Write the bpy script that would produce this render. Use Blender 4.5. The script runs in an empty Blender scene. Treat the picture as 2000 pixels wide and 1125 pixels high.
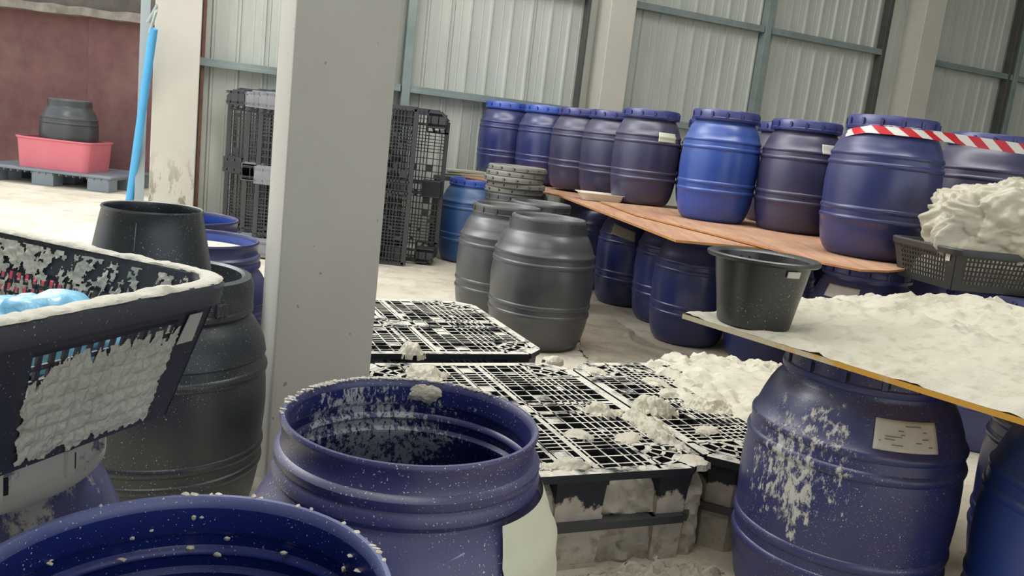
import bpy, math, random
from math import pi, sin, cos, radians, sqrt, atan2
from mathutils import Vector, Matrix, noise
random.seed(7)
S = bpy.context.scene
COL = S.collection

# ------------------------------------------------------------ camera, sky, sun, skylight, exposure
PITCH, ROLL, CAMH, FPX = radians(10.2), radians(6.6), 1.12, 1650.0
fwd = Vector((0, cos(PITCH), -sin(PITCH))); rt = Vector((1, 0, 0)); up = Vector((0, sin(PITCH), cos(PITCH)))
RX = rt*cos(ROLL)+up*sin(ROLL); UX = up*cos(ROLL)-rt*sin(ROLL)
cam = bpy.data.cameras.new('camera'); cam.sensor_width = 36; cam.lens = 36*FPX/2000; cam.clip_start = .02; cam.clip_end = 300
co = bpy.data.objects.new('camera', cam); COL.objects.link(co)
M = Matrix((RX, UX, -fwd)).transposed().to_4x4(); M.translation = Vector((0, 0, CAMH)); co.matrix_world = M
S.camera = co
W = bpy.data.worlds.new('sky'); S.world = W; W.use_nodes = True
wn = W.node_tree.nodes; wl = W.node_tree.links
bg = wn['Background']; sky = wn.new('ShaderNodeTexSky'); sky.sky_type = 'HOSEK_WILKIE'
sky.sun_direction = Vector((-.25, .35, .85)).normalized(); sky.turbidity = 6; sky.ground_albedo = .5
mixw = wn.new('ShaderNodeMix'); mixw.data_type = 'RGBA'; mixw.inputs[0].default_value = .75
mixw.inputs[7].default_value = (.93, .97, 1.0, 1)
wl.new(sky.outputs[0], mixw.inputs[6]); wl.new(mixw.outputs[2], bg.inputs[0]); bg.inputs[1].default_value = 1.55
sl = bpy.data.lights.new('sun', 'SUN'); sl.energy = 1.5; sl.angle = radians(.6); sl.color = (1, .95, .86)
so = bpy.data.objects.new('sun', sl); COL.objects.link(so)
so.rotation_euler = Vector((-.22, .36, .9)).normalized().to_track_quat('Z', 'Y').to_euler(); so.location = (-6, 9, 14)
def area(n, loc, tgt, sx, sy, e, c):
    l = bpy.data.lights.new(n, 'AREA'); l.shape = 'RECTANGLE'; l.size = sx; l.size_y = sy; l.energy = e; l.color = c
    o = bpy.data.objects.new(n, l); COL.objects.link(o); o.location = loc
    o.rotation_euler = (Vector(loc)-Vector(tgt)).to_track_quat('Z', 'Y').to_euler(); return o
area('roof_skylight', (0.6, 4.4, 4.8), (0.9, 5.0, 0), 6.0, 1.2, 180, (1, .98, .94))
area('roof_skylight', (-1.2, .6, 4.8), (-.9, 1.2, 0), 5.0, 1.2, 110, (1, .98, .95))
area('drum_highlight_lamp', (-4.4, 4.6, 4.4), (.8, 4.6, .6), 4.5, 1.6, 200, (1, .99, .96))  # added area lamp, gives the drums stronger highlights from the left
S.view_settings.view_transform = 'Standard'; S.view_settings.look = 'None'; S.view_settings.gamma = 1
S.view_settings.use_curve_mapping = False; S.view_settings.exposure = 0.0
S.cycles.max_bounces = 8

# ------------------------------------------------------------ helpers
def srgb(h):
    h = h.lstrip('#'); c = [int(h[i:i+2], 16)/255 for i in (0, 2, 4)]
    return tuple((x/12.92 if x <= .04045 else ((x+.055)/1.055)**2.4) for x in c)+(1,)
class NT:
    def __init__(s, name):
        s.m = bpy.data.materials.new(name); s.m.use_nodes = True; s.t = s.m.node_tree
        s.b = s.t.nodes['Principled BSDF']; s.c = s.t.nodes.new('ShaderNodeTexCoord')
    def n(s, ty, **kw):
        x = s.t.nodes.new(ty)
        for k, v in kw.items(): setattr(x, k, v)
        return x
    def l(s, a, b): s.t.links.new(a, b)
    def noise(s, scale, detail=4, rough=.6, coord='Object', vs=None, lac=2):
        x = s.n('ShaderNodeTexNoise'); x.inputs['Scale'].default_value = scale
        x.inputs['Detail'].default_value = detail; x.inputs['Roughness'].default_value = rough
        src = s.c.outputs[coord]
        if vs:
            mp = s.n('ShaderNodeMapping'); mp.inputs['Scale'].default_value = vs; s.l(src, mp.inputs[0]); src = mp.outputs[0]
        s.l(src, x.inputs['Vector']); return x.outputs['Fac']
    def ramp(s, fac, a, b, va=0, vb=1):
        x = s.n('ShaderNodeMapRange'); x.inputs[1].default_value = a; x.inputs[2].default_value = b
        x.inputs[3].default_value = va; x.inputs[4].default_value = vb; s.l(fac, x.inputs[0]); return x.outputs[0]
    def math(s, op, a, b=None):
        x = s.n('ShaderNodeMath', operation=op)
        for i, v in enumerate((a, b)):
            if v is None: continue
            if isinstance(v, (int, float)): x.inputs[i].default_value = v
            else: s.l(v, x.inputs[i])
        return x.outputs[0]
    def mix(s, fac, a, b):
        x = s.n('ShaderNodeMix'); x.data_type = 'RGBA'
        if isinstance(fac, (int, float)): x.inputs[0].default_value = fac
        else: s.l(fac, x.inputs[0])
        for i, v in ((6, a), (7, b)):
            if isinstance(v, tuple): x.inputs[i].default_value = v
            else: s.l(v, x.inputs[i])
        return x.outputs[2]
    def col(s, v):
        if isinstance(v, tuple): s.b.inputs['Base Color'].default_value = v
        else: s.l(v, s.b.inputs['Base Color'])
    def rough(s, v):
        if isinstance(v, (int, float)): s.b.inputs['Roughness'].default_value = v
        else: s.l(v, s.b.inputs['Roughness'])
    def bump(s, h, st=.3, d=.01):
        x = s.n('ShaderNodeBump'); x.inputs['Strength'].default_value = st; x.inputs['Distance'].default_value = d
        s.l(h, x.inputs['Height']); s.l(x.outputs[0], s.b.inputs['Normal'])
    def upness(s):
        g = s.n('ShaderNodeNewGeometry'); z = s.n('ShaderNodeSeparateXYZ'); s.l(g.outputs['Normal'], z.inputs[0]); return z.outputs['Z']

def plastic(name, c, dust='#8d8a94', amt=.35, rough=.42, speck=.0, c2=None):
    m = NT(name); n1 = m.noise(3.5, 5); n2 = m.noise(90, 2, .5)
    base = m.mix(m.ramp(m.noise(1.6, 3), .35, .7), srgb(c), srgb(c2 or c))
    upn = m.ramp(m.upness(), -.1, .75)
    d = m.math('MULTIPLY', m.math('MULTIPLY', m.math('ADD', m.math('MULTIPLY', upn, .75), .22), m.ramp(n1, .3, .7, .35, 1)), amt)
    cc = m.mix(d, base, srgb(dust))
    if speck:
        sp = m.ramp(m.noise(330, 1, .4), .745-speck*.05, .76-speck*.05)
        sp2 = m.math('MULTIPLY', sp, m.ramp(m.noise(5, 2), .42, .55)); cc = m.mix(sp2, cc, srgb('#d8d6cf'))
    m.col(cc); m.rough(m.ramp(n1, .3, .7, rough, rough+.10)); m.b.inputs['Specular IOR Level'].default_value = .8; m.bump(n2, .06, .002); return m.m
def simple(name, c, rough=.6, c2=None, sc=6, metal=0, bump=0, bs=60):
    m = NT(name)
    m.col(m.mix(m.ramp(m.noise(sc, 5), .3, .7), srgb(c), srgb(c2 or c))); m.rough(rough); m.b.inputs['Metallic'].default_value = metal
    if bump: m.bump(m.noise(bs, 4), bump, .006)
    return m.m

class MB:
    def __init__(s): s.v = []; s.f = []; s.mi = []; s.uv = None
    def add(s, vs, fs, mi=0):
        o = len(s.v); s.v += [tuple(x) for x in vs]
        for f in fs: s.f.append(tuple(o+i for i in f)); s.mi.append(mi)
    def box(s, x0, y0, z0, x1, y1, z1, mi=0):
        s.add([(x0,y0,z0),(x1,y0,z0),(x1,y1,z0),(x0,y1,z0),(x0,y0,z1),(x1,y0,z1),(x1,y1,z1),(x0,y1,z1)],
              [(0,3,2,1),(4,5,6,7),(0,1,5,4),(1,2,6,5),(2,3,7,6),(3,0,4,7)], mi)
    def beam(s, p, q, w, h, upv=(0,0,1), mi=0):
        p = Vector(p); q = Vector(q); d = (q-p).normalized(); a = d.cross(Vector(upv))
        if a.length < 1e-4: a = d.cross(Vector((1,0,0)))
        a.normalize(); b = a.cross(d).normalized(); a = a*w/2; b = b*h/2
        s.add([p-a-b,p+a-b,p+a+b,p-a+b,q-a-b,q+a-b,q+a+b,q-a+b],[(0,1,2,3),(7,6,5,4),(4,5,1,0),(5,6,2,1),(6,7,3,2),(7,4,0,3)], mi)
    def lathe(s, prof, n=48, mi=0, close=False, cx=0, cy=0):
        o = []; vs = []
        for r, z in prof:
            for k in range(n): a = 2*pi*k/n; vs.append((cx+r*cos(a), cy+r*sin(a), z))
        fs = []
        for i in range(len(prof)-1):
            for k in range(n):
                k2 = (k+1) % n; fs.append((i*n+k, i*n+k2, (i+1)*n+k2, (i+1)*n+k))
        s.add(vs, fs, mi)
        if close:
            b = len(s.v)-len(vs)
            s.f.append(tuple(b+k for k in reversed(range(n)))); s.mi.append(mi)
    def tube(s, pts, r, n=8, mi=0):
        pts = [Vector(p) for p in pts]; vs = []
        for i, p in enumerate(pts):
            d = (pts[min(i+1, len(pts)-1)]-pts[max(i-1, 0)]).normalized()
            a = d.cross(Vector((0,0,1)));
            if a.length < 1e-3: a = d.cross(Vector((1,0,0)))
            a.normalize(); b = a.cross(d)
            rr = r[i] if isinstance(r, (list, tuple)) else r
            for k in range(n): t = 2*pi*k/n; vs.append(p+a*cos(t)*rr+b*sin(t)*rr)
        fs = [(i*n+k, i*n+(k+1) % n, (i+1)*n+(k+1) % n, (i+1)*n+k) for i in range(len(pts)-1) for k in range(n)]
        fs += [tuple(reversed(range(n))), tuple((len(pts)-1)*n+k for k in range(n))]
        s.add(vs, fs, mi)
    def mesh(s, name, mats, smooth=False):
        me = bpy.data.meshes.new(name); me.from_pydata(s.v, [], s.f)
        for m in (mats if isinstance(mats, (list, tuple)) else [mats]): me.materials.append(m)
        me.polygons.foreach_set('material_index', s.mi)
        if smooth: me.shade_smooth() if hasattr(me, 'shade_smooth') else None
        me.update()
        if smooth: me.set_sharp_from_angle(angle=radians(38))
        return me
    def build(s, name, mats, parent=None, smooth=False, loc=None):
        return place(s.mesh(name, mats, smooth), name, parent, loc)
def place(me, name, parent=None, loc=None, rz=0, sc=None):
    o = bpy.data.objects.new(name, me); COL.objects.link(o)
    if parent: o.parent = parent
    if loc: o.location = loc
    if rz: o.rotation_euler.z = rz
    if sc: o.scale = sc
    return o
def empty(name, loc=(0,0,0), rz=0):
    o = bpy.data.objects.new(name, None); COL.objects.link(o); o.location = loc; o.rotation_euler.z = rz; o.empty_display_size = .1; return o
def tag(o, label=None, cat=None, group=None, kind=None):
    if label: o['label'] = label
    if cat: o['category'] = cat
    if group: o['group'] = group
    if kind: o['kind'] = kind
    return o
def bev(o, w=.004, seg=2):
    m = o.modifiers.new('bevel', 'BEVEL'); m.width = w; m.segments = seg; m.limit_method = 'ANGLE'; return o
def fbm(p, o=4, h=.6): return noise.fractal(Vector(p), h, 2.0, o)
def smoothstep(a, b, x): t = max(0, min(1, (x-a)/(b-a))); return t*t*(3-2*t)

WD = Vector((.915, .403)).normalized(); WN = Vector((WD.y, -WD.x))     # along the back wall / out of it, into the hall
WP = Vector((-.07, 8.29)); WANG = atan2(WD.y, WD.x)
def wl2(s, d=0, z=0): p = WP+WD*s+WN*d; return Vector((p.x, p.y, z))

# ------------------------------------------------------------ materials
MFLOOR = NT('dusty_concrete')
f1 = MFLOOR.noise(1.3, 8, .65); f2 = MFLOOR.noise(7, 6, .7); f3 = MFLOOR.noise(45, 3, .6)
cc = MFLOOR.mix(MFLOOR.ramp(f1, .35, .65), srgb('#c6bca8'), srgb('#ded7c7'))
cc = MFLOOR.mix(MFLOOR.math('MULTIPLY', MFLOOR.ramp(f2, .5, .72), .55), cc, srgb('#8f8674'))
MFLOOR.col(cc); MFLOOR.rough(.85); MFLOOR.bump(f3, .4, .01)
MFLOOR = MFLOOR.m
MSTEEL = NT('painted_sheet_steel')
cc = MSTEEL.mix(MSTEEL.ramp(MSTEEL.noise(2.0, 5, .6, vs=(3, 3, .5)), .3, .7), srgb('#b3b8b0'), srgb('#c6c9bf'))
MSTEEL.col(cc); MSTEEL.rough(.5); MSTEEL = MSTEEL.m
MGIRT = simple('primed_steel', '#8b9794', .5, '#74807e', 4)
MDARKST = simple('dark_steel', '#3f4142', .5, '#55504a', 5)
MCOLUMN = NT('painted_column')
st = MCOLUMN.ramp(MCOLUMN.noise(9, 6, .7, vs=(1, 1, .35)), .53, .58)
g = MCOLUMN.n('ShaderNodeSeparateXYZ'); MCOLUMN.l(MCOLUMN.c.outputs['Object'], g.inputs[0])
st = MCOLUMN.math('MULTIPLY', st, MCOLUMN.ramp(g.outputs['Z'], .75, .3))
cc = MCOLUMN.mix(MCOLUMN.ramp(MCOLUMN.noise(2.5, 6), .3, .75), srgb('#c9c5b9'), srgb('#bdb9ae'))
cc = MCOLUMN.mix(MCOLUMN.math('MULTIPLY', st, .75), cc, srgb('#6d6a52'))
MCOLUMN.col(cc); MCOLUMN.rough(.62); MCOLUMN.bump(MCOLUMN.noise(30, 5), .08, .004); MCOLUMN = MCOLUMN.m
MPILLAR = NT('painted_pillar')
cc = MPILLAR.mix(MPILLAR.ramp(MPILLAR.noise(1.8, 6), .3, .75), srgb('#c4c2ba'), srgb('#b6b4ac'))
cc = MPILLAR.mix(MPILLAR.math('MULTIPLY', MPILLAR.ramp(MPILLAR.noise(38, 2, .4), .735, .75), .6), cc, srgb('#6a675e'))
MPILLAR.col(cc); MPILLAR.rough(.6); MPILLAR.bump(MPILLAR.noise(25, 4), .06, .004); MPILLAR = MPILLAR.m
MRED = NT('rusty_red_sheet')
cc = MRED.mix(MRED.ramp(MRED.noise(2.2, 7, .7), .35, .68), srgb('#6d4a4a'), srgb('#86615c'))
cc = MRED.mix(MRED.math('MULTIPLY', MRED.ramp(MRED.noise(.9, 4), .52, .7), .6), cc, srgb('#8c7a68'))
MRED.col(cc); MRED.rough(.8); MRED.bump(MRED.noise(8, 5), .3, .02); MRED = MRED.m
MCONC = simple('weathered_concrete', '#7b746b', .85, '#5d564f', 3, bump=.4, bs=14)
MROOF = simple('roof_sheet', '#9a9c98', .6, '#8a8c88', 3)

MNAVY = plastic('navy_plastic', '#202b67', '#85849a', .30, .27, c2='#242958')
MNAVYD = plastic('dusty_navy_plastic', '#252850', '#85828f', .42, .33, c2='#2c2745')
MLIDN = plastic('navy_lid_plastic', '#262e72', '#8684a0', .30, .32)
MBRIGHT = plastic('bright_blue_plastic', '#1a449f', '#8fa3bd', .30, .27, c2='#1c3d90')
MLIDB = plastic('bright_blue_lid_plastic', '#244aae', '#93a6c8', .3, .35)
MTEAL = plastic('teal_blue_plastic', '#1d4a86', '#7fa0ba', .3, .38, c2='#1c3f78')
MVIOLET = plastic('salted_violet_blue_plastic', '#2c2e66', '#86839a', .42, .34, speck=.8, c2='#252a64')
MBLUEIN = plastic('blue_inner_plastic', '#1a2b78', '#4a5596', .22, .3, speck=.5)
MBLACKD = plastic('grey_black_plastic', '#34373a', '#85868a', .28, .30, c2='#3a3c3f')
MBLACKL = plastic('black_lid_plastic', '#333536', '#8f8f8c', .45, .4)
MCHAR = plastic('charcoal_plastic', '#232a31', '#5a6469', .22, .36, speck=.5, c2='#1f252a')
MTUB = plastic('black_bucket_plastic', '#25282a', '#7c7c78', .25, .3, speck=.3)
MGREYP = plastic('grey_weathered_plastic', '#5a5a55', '#a09c90', .7, .6)
MPINK = simple('pink_plastic', '#e98590', .4, '#e27a86', 3)
MBLUEP = simple('light_blue_pipe', '#4ba6dc', .35, '#58b0e2', 3)
MGREYPAL = simple('blue_grey_pallet_plastic', '#8a949c', .5, '#7c868e', 3)
MBLK = plastic('black_pallet_plastic', '#22252b', '#6e6f70', .35, .42)
MWHITE = simple('white_paper', '#d9d6cb', .6, '#cfccc0', 12)
MCREAM = simple('cream_paper', '#dcdcc4', .6, '#d2d4bd', 9)
MTRAY = simple('white_tray_plastic', '#e6e0d0', .4, '#d8d2c4', 4)
MINK = simple('grey_ink', '#8d877c', .7)
MSLOT = simple('painted_slot_shade', '#0d0f1c', .6)  # near-black colour stands for the shade inside the lid slots
MPLYE = simple('ply_edge', '#c48a4e', .7, '#a8743f', 20)
MPLY = NT('orange_plywood')
w = MPLY.noise(3, 6, .6, vs=(8, .8, 8))
cc = MPLY.mix(MPLY.ramp(w, .3, .7), srgb('#b08468'), srgb('#cba585')); cc = MPLY.mix(MPLY.math('MULTIPLY', MPLY.ramp(MPLY.noise(2, 4), .45, .65), .5), cc, srgb('#9d6a5c'))
MPLY.col(cc); MPLY.rough(.7); MPLY = MPLY.m
MYEL = NT('yellow_ply_edge'); yx = MYEL.n('ShaderNodeSeparateXYZ'); MYEL.l(MYEL.c.outputs['Object'], yx.inputs[0])
MYEL.col(MYEL.mix(MYEL.ramp(MYEL.math('SUBTRACT', MYEL.noise(14, 4), MYEL.math('MULTIPLY', yx.outputs['X'], 1.2)), -.42, -.30), srgb('#d9a341'), srgb('#cfc4a6'))); MYEL.rough(.6); MYEL = MYEL.m
def saltmat(name, a, b, c, cf=.5):
    m = NT(name); n1 = m.noise(6, 7, .65); n2 = m.noise(150, 3, .6); n3 = m.noise(28, 5, .6)
    cc = m.mix(m.ramp(n1, .35, .65), srgb(a), srgb(b)); cc = m.mix(m.math('MULTIPLY', m.ramp(n3, .52, .72), cf), cc, srgb(c))
    m.col(cc); m.rough(.75); m.bump(m.math('ADD', n3, m.math('MULTIPLY', n2, .35)), .55, .008)
    m.b.inputs['Subsurface Weight'].default_value = .0; return m.m
MSALT = saltmat('damp_white_salt', '#cbc6b3', '#d9d4c3', '#a79c85', .55)
MSALT2 = saltmat('grey_white_salt', '#b9b8ac', '#cbc9bc', '#918d80', .5)
MDUST = saltmat('dirty_salt_dust', '#aea595', '#c6bdab', '#7c7464', .8)
# black pallet whose upper faces carry a crust of salt
MCRUST = NT('salt_crusted_black_plastic')
upn = MCRUST.ramp(MCRUST.upness(), .45, .8)
k = MCRUST.math('MULTIPLY', upn, MCRUST.ramp(MCRUST.noise(9, 5, .7, coord='Object'), .36, .5))
MCRUST.col(MCRUST.mix(k, srgb('#1b1e24'), MCRUST.mix(MCRUST.ramp(MCRUST.noise(60, 3), .35, .65), srgb('#cfccc0'), srgb('#e6e2d5'))))
MCRUST.rough(.6); MCRUST.bump(MCRUST.noise(70, 4), .4, .004); MCRUST = MCRUST.m
MSIDE = NT('dust_splashed_black_plastic')
g = MSIDE.n('ShaderNodeSeparateXYZ'); MSIDE.l(MSIDE.c.outputs['Object'], g.inputs[0])
h = MSIDE.math('ADD', g.outputs['Z'], MSIDE.math('MULTIPLY', MSIDE.noise(11, 4, .6), .16))
k = MSIDE.ramp(h, .128, .136, 1, 0)
MSIDE.col(MSIDE.mix(k, srgb('#22252b'), MSIDE.mix(MSIDE.ramp(MSIDE.noise(25, 5), .35, .65), srgb('#a89f92'), srgb('#bdb4a6')))); MSIDE.rough(.75)
MSIDE.bump(MSIDE.noise(50, 4), .4, .006); MSIDE = MSIDE.m
# plastic carrying splashed salt, the splash sitting in a patch of the object's own surface
def splash(name, base, cx, cy, cz, rx, rz, thr=.5, sc=38, drip=(1, 1, .45), col='#cfcdc6', dust=.35):
    m = NT(name)
    sx = m.n('ShaderNodeSeparateXYZ'); m.l(m.c.outputs['Object'], sx.inputs[0])
    def sq(o, c, r): return m.math('POWER', m.math('ABSOLUTE', m.math('DIVIDE', m.math('SUBTRACT', o, c), r)), 2)
    d = m.math('ADD', m.math('ADD', sq(sx.outputs['X'], cx, rx), sq(sx.outputs['Y'], cy, rx)), sq(sx.outputs['Z'], cz, rz))
    fall = m.ramp(d, .0, 1.0, .07, -.20)
    nn = m.math('ADD', m.math('MULTIPLY', m.noise(sc, 6, .75, vs=drip), .65), m.math('MULTIPLY', m.noise(sc*.2, 3, .6, vs=drip), .35))
    k = m.ramp(m.math('ADD', nn, fall), thr, thr+.045)
    n1 = m.noise(3.5, 5); upn = m.ramp(m.upness(), -.1, .75)
    dd = m.math('MULTIPLY', m.math('MULTIPLY', m.math('ADD', m.math('MULTIPLY', upn, .75), .22), m.ramp(n1, .3, .7, .35, 1)), dust)
    sp = m.math('MULTIPLY', m.ramp(m.noise(340, 1, .4), .71, .725), m.ramp(m.noise(5, 2), .42, .55))
    cc = m.mix(dd, srgb(base), srgb('#8a8796')); cc = m.mix(sp, cc, srgb(col)); cc = m.mix(k, cc, srgb(col))
    m.col(cc); m.rough(m.ramp(k, 0, 1, .32, .8)); m.b.inputs['Specular IOR Level'].default_value = .8; m.bump(m.math('ADD', k, m.math('MULTIPLY', m.noise(90, 2), .1)), .5, .003); return m.m
MCLEAR = NT('cloudy_plastic_film')
MCLEAR.col(MCLEAR.mix(MCLEAR.ramp(MCLEAR.noise(3, 4), .3, .7), srgb('#efe9d8'), srgb('#e4ddc6'))); MCLEAR.rough(.22)
MCLEAR.b.inputs['Alpha'].default_value = .70; MCLEAR.b.inputs['Transmission Weight'].default_value = .25; MCLEAR.b.inputs['Subsurface Weight'].default_value = .25
MCLEAR.b.inputs['Subsurface Radius'].default_value = (.05, .05, .04); rn = MCLEAR.n('ShaderNodeTexNoise', noise_type='RIDGED_MULTIFRACTAL'); rn.inputs['Scale'].default_value = 6; rn.inputs['Detail'].default_value = 3; rn.inputs['Distortion'].default_value = .6
MCLEAR.l(MCLEAR.c.outputs['Object'], rn.inputs['Vector']); MCLEAR.bump(rn.outputs['Fac'], .5, .02); MCLEAR = MCLEAR.m
MSHEET = NT('dusty_plastic_sheet')
MSHEET.col(MSHEET.mix(MSHEET.ramp(MSHEET.noise(5, 7, .7), .35, .65), srgb('#a99f8c'), srgb('#c6bda9'))); MSHEET.rough(.38); MSHEET.bump(MSHEET.noise(16, 6, .65), .5, .02); MSHEET = MSHEET.m
MBAGL = simple('pale_blue_bag_film', '#7fc0e0', .3, '#6fb4dc', 6, bump=.5, bs=20)
MBAGD = simple('deep_blue_bag_film', '#2f7fce', .3, '#2a68bf', 6, bump=.5, bs=20)
MTAPE = NT('red_white_hazard_tape')
uvn = MTAPE.n('ShaderNodeUVMap'); sx = MTAPE.n('ShaderNodeSeparateXYZ'); MTAPE.l(uvn.outputs[0], sx.inputs[0])
fr = MTAPE.math('FRACT', MTAPE.math('ADD', sx.outputs['X'], MTAPE.math('MULTIPLY', sx.outputs['Y'], -.5)))
MTAPE.col(MTAPE.mix(MTAPE.math('GREATER_THAN', fr, .5), srgb('#dcd8d0'), srgb('#c3202c'))); MTAPE.rough(.35); MTAPE = MTAPE.m

# ------------------------------------------------------------ structure
mb = MB(); mb.box(-26, -7, -.1, 16, 16, 0); tag(mb.build('floor', MFLOOR), kind='structure')
# corrugated back wall: each sheet is one panel with four ribs
wall = tag(empty('wall_back', (WP.x, WP.y, 0), WANG), kind='structure')     # local x runs along the wall, -y into the hall
PW = .80
def panel_mesh():
    m = MB(); prof = []; x = 0
    for k in range(4):
        x = k*PW/4
        prof += [(x, 0), (x+.062, 0), (x+.070, .003), (x+.078, 0), (x+.134, 0), (x+.144, .020), (x+.160, .020), (x+.170, 0)]
    prof.append((PW+.004, 0))
    zs = [0, 1.4, 2.8, 4.9]; n = len(prof)
    vs = [(px, -py, z) for z in zs for px, py in prof]
    fs = [(i*n+j, i*n+j+1, (i+1)*n+j+1, (i+1)*n+j) for i in range(3) for j in range(n-1)]
    o = len(vs); vs += [(px, -py+.012, z) for z in (0, 4.9) for px, py in prof]
    fs += [(o+j+1, o+j, o+n+j, o+n+j+1) for j in range(n-1)]
    m.add(vs, fs); return m.mesh('steel_panel', MSTEEL)
pm = panel_mesh()
for k in range(17): place(pm, 'steel_panel', wall, (-3.2+k*PW, 0, 0))
def girt(s0, s1, z):
    m = MB(); m.box(s0, -.115, z-.03, s1, -.035, z+.03); m.box(s0, -.12, z-.034, s1, -.112, z-.004); bev(m.build('girt', MGIRT, wall), .003)
for s0, s1 in ((-2.95, -1.27), (-1.19, .52), (.95, 2.55), (2.65, 4.2), (4.9, 6.35), (6.45, 9.5)):
    for z in (1.42, 2.5, 3.6): girt(s0, s1, z)
def post(s, w=.075, mat=None):
    m = MB(); m.box(s-w/2, -.125, 0, s+w/2, -.03, 4.9); bev(m.build('steel_post', mat or MGIRT, wall), .004)
for s in (-1.22, 2.60, 6.40): post(s)
post(-1.36, .045, MDARKST); post(.49, .03, MDARKST); post(4.22, .055, MDARKST); post(6.28, .04, MDARKST)
def column(s, n, w=.30, d=.22):
    m = MB(); m.box(-w/2, -d, 0, w/2, .10, 4.9); o = bev(m.build(n, MCOLUMN), .006)
    p = wl2(s, .03); o.location = p; o.rotation_euler.z = WANG; tag(o, kind='structure'); return o
column(-3.12, 'column', .34); column(.77, 'column', .27, .25); column(4.70, 'column', .29, .26)
m = MB(); m.box(-.035, -.06, 0, .035, .08, 4.9); o = m.build('corner_post', simple('pale_blue_grey_paint', '#9fa9ad', .5)); p = wl2(-3.36, .02); o.location = p; o.rotation_euler.z = WANG; tag(o, kind='structure')
m = MB(); m.box(-.012, -.05, 0, .012, 0, 4.9); o = m.build('rust_pipe', simple('rusted_pipe', '#6d4238', .7, '#8d6a5a')); p = wl2(-2.92, .03); o.location = p; o.rotation_euler.z = WANG; tag(o, kind='structure')
# free-standing pillar
m = MB(); m.box(0, 0, 0, .288, .32, 4.9); o = bev(m.build('pillar', MPILLAR), .006); o.location = (-.662, 2.352, 0); o.rotation_euler.z = WANG; tag(o, kind='structure')
# closed roof; the skylight lamps hang just below it
m = MB(); 
def roofq(s0, s1, d0, d1):
    a, b, c_, d_ = wl2(s0, d0), wl2(s1, d0), wl2(s1, d1), wl2(s0, d1)
    vs = [(q.x, q.y, z) for z in (4.9, 5.0) for q in (a, b, c_, d_)]
    m.add(vs, [(0,1,2,3),(7,6,5,4),(0,4,5,1),(1,5,6,2),(2,6,7,3),(3,7,4,0)])
roofq(-3.4, 10, -.2, 13.1)
roofq(-4.7, -3.4, 5.0, 13.1)
tag(m.build('ceiling', MROOF), kind='structure')
MIN = simple('darker_steel_sheet', '#8f948e', .6, '#7d827c', 2)  # darker tone than the back wall's steel
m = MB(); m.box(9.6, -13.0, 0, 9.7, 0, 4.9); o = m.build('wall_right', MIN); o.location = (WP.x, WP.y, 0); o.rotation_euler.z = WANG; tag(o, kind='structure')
m = MB(); m.box(-4.7, -13.0, 0, -4.6, -5.2, 4.9); o = m.build('wall_side_unseen', MIN); o.location = (WP.x, WP.y, 0); o.rotation_euler.z = WANG; tag(o, kind='structure')  # out of view, added to narrow the light from the left
# yard wall of rusty sheets under a concrete beam
yw = tag(empty('wall_left', (-6, 10.5, 0), 0), kind='structure')
x = -7.0
for w_, dd in ((1.55, 0), (1.5, .03), (1.5, 0), (1.42, .025), (1.6, 0), (1.6, .03), (1.3, 0)):
    m = MB(); m.box(0, 0, 0, w_-.012, .04, 1.93); bev(m.build('rusty_sheet', MRED, yw, loc=(x, -dd, 0)), .004); x += w_
def beamobj(n, x0, x1, y0, y1, z0, z1, mat, seed=0):
    m = MB(); nx = 60
    vs = []
    for i in range(nx+1):
        xx = x0+(x1-x0)*i/nx; a = .03*fbm((xx*2, seed, 0)); b = .025*fbm((xx*3, seed, 5))
        vs += [(xx, y0+a, z0+b), (xx, y1, z0+b), (xx, y1, z1), (xx, y0+a, z1+a)]
    fs = [(4*i+j, 4*i+4+j, 4*i+4+(j+1) % 4, 4*i+(j+1) % 4) for i in range(nx) for j in range(4)]
    fs = [tuple(reversed(f)) for f in fs]; fs += [(0, 1, 2, 3), tuple(4*nx+j for j in (3, 2, 1, 0))]
    m.add(vs, fs); return tag(m.build(n, mat), kind='structure')
beamobj('trim_1', -13.2, -2.6, 10.30, 10.6, 1.92, 2.02, simple('crumbling_ledge', '#a9a196', .9, '#7c756b', 6, bump=.5, bs=20), 1)
beamobj('trim_2', -13.2, -2.6, 10.42, 10.7, 2.0, 3.0, MCONC, 2)

# ------------------------------------------------------------ drums
RH = .82
BODY = [(.0,.012),(.50,.012),(.62,0),(.72,.0),(.78,.012),(.84,.04),(.895,.09),(.93,.15),(.955,.21),(.967,.255),(.985,.262),(.99,.275),(.983,.288),(.968,.293),
        (.972,.325),(.990,.332),(.995,.345),(.988,.358),(.975,.363),(.99,.45),(.995,.52),(.985,.60),(.972,.638),(.99,.645),(.995,.658),(.986,.67),(.968,.676),
        (.958,.708),(.972,.716),(.975,.728),(.962,.738),(.94,.745),(.90,.79),(.85,.835),(.80,.868),(.765,.882),(.752,.893),(.75,.91),(.75,.975)]
def rad(z, D, Hh):
    t = z/Hh
    for (r0, z0), (r1, z1) in zip(BODY[3:], BODY[4:]):
        if z0 <= t <= z1: return D/2*(r0+(r1-r0)*(t-z0)/max(1e-6, z1-z0))
    return D/2*.75
def body_mesh(name, mat, n=56):
    m = MB(); m.lathe([(r*.25, z*.69) for r, z in BODY], n); m.f.append(tuple(reversed(range(n)))) ; m.mi.append(0)
    return m.mesh(name, mat, True)
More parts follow.
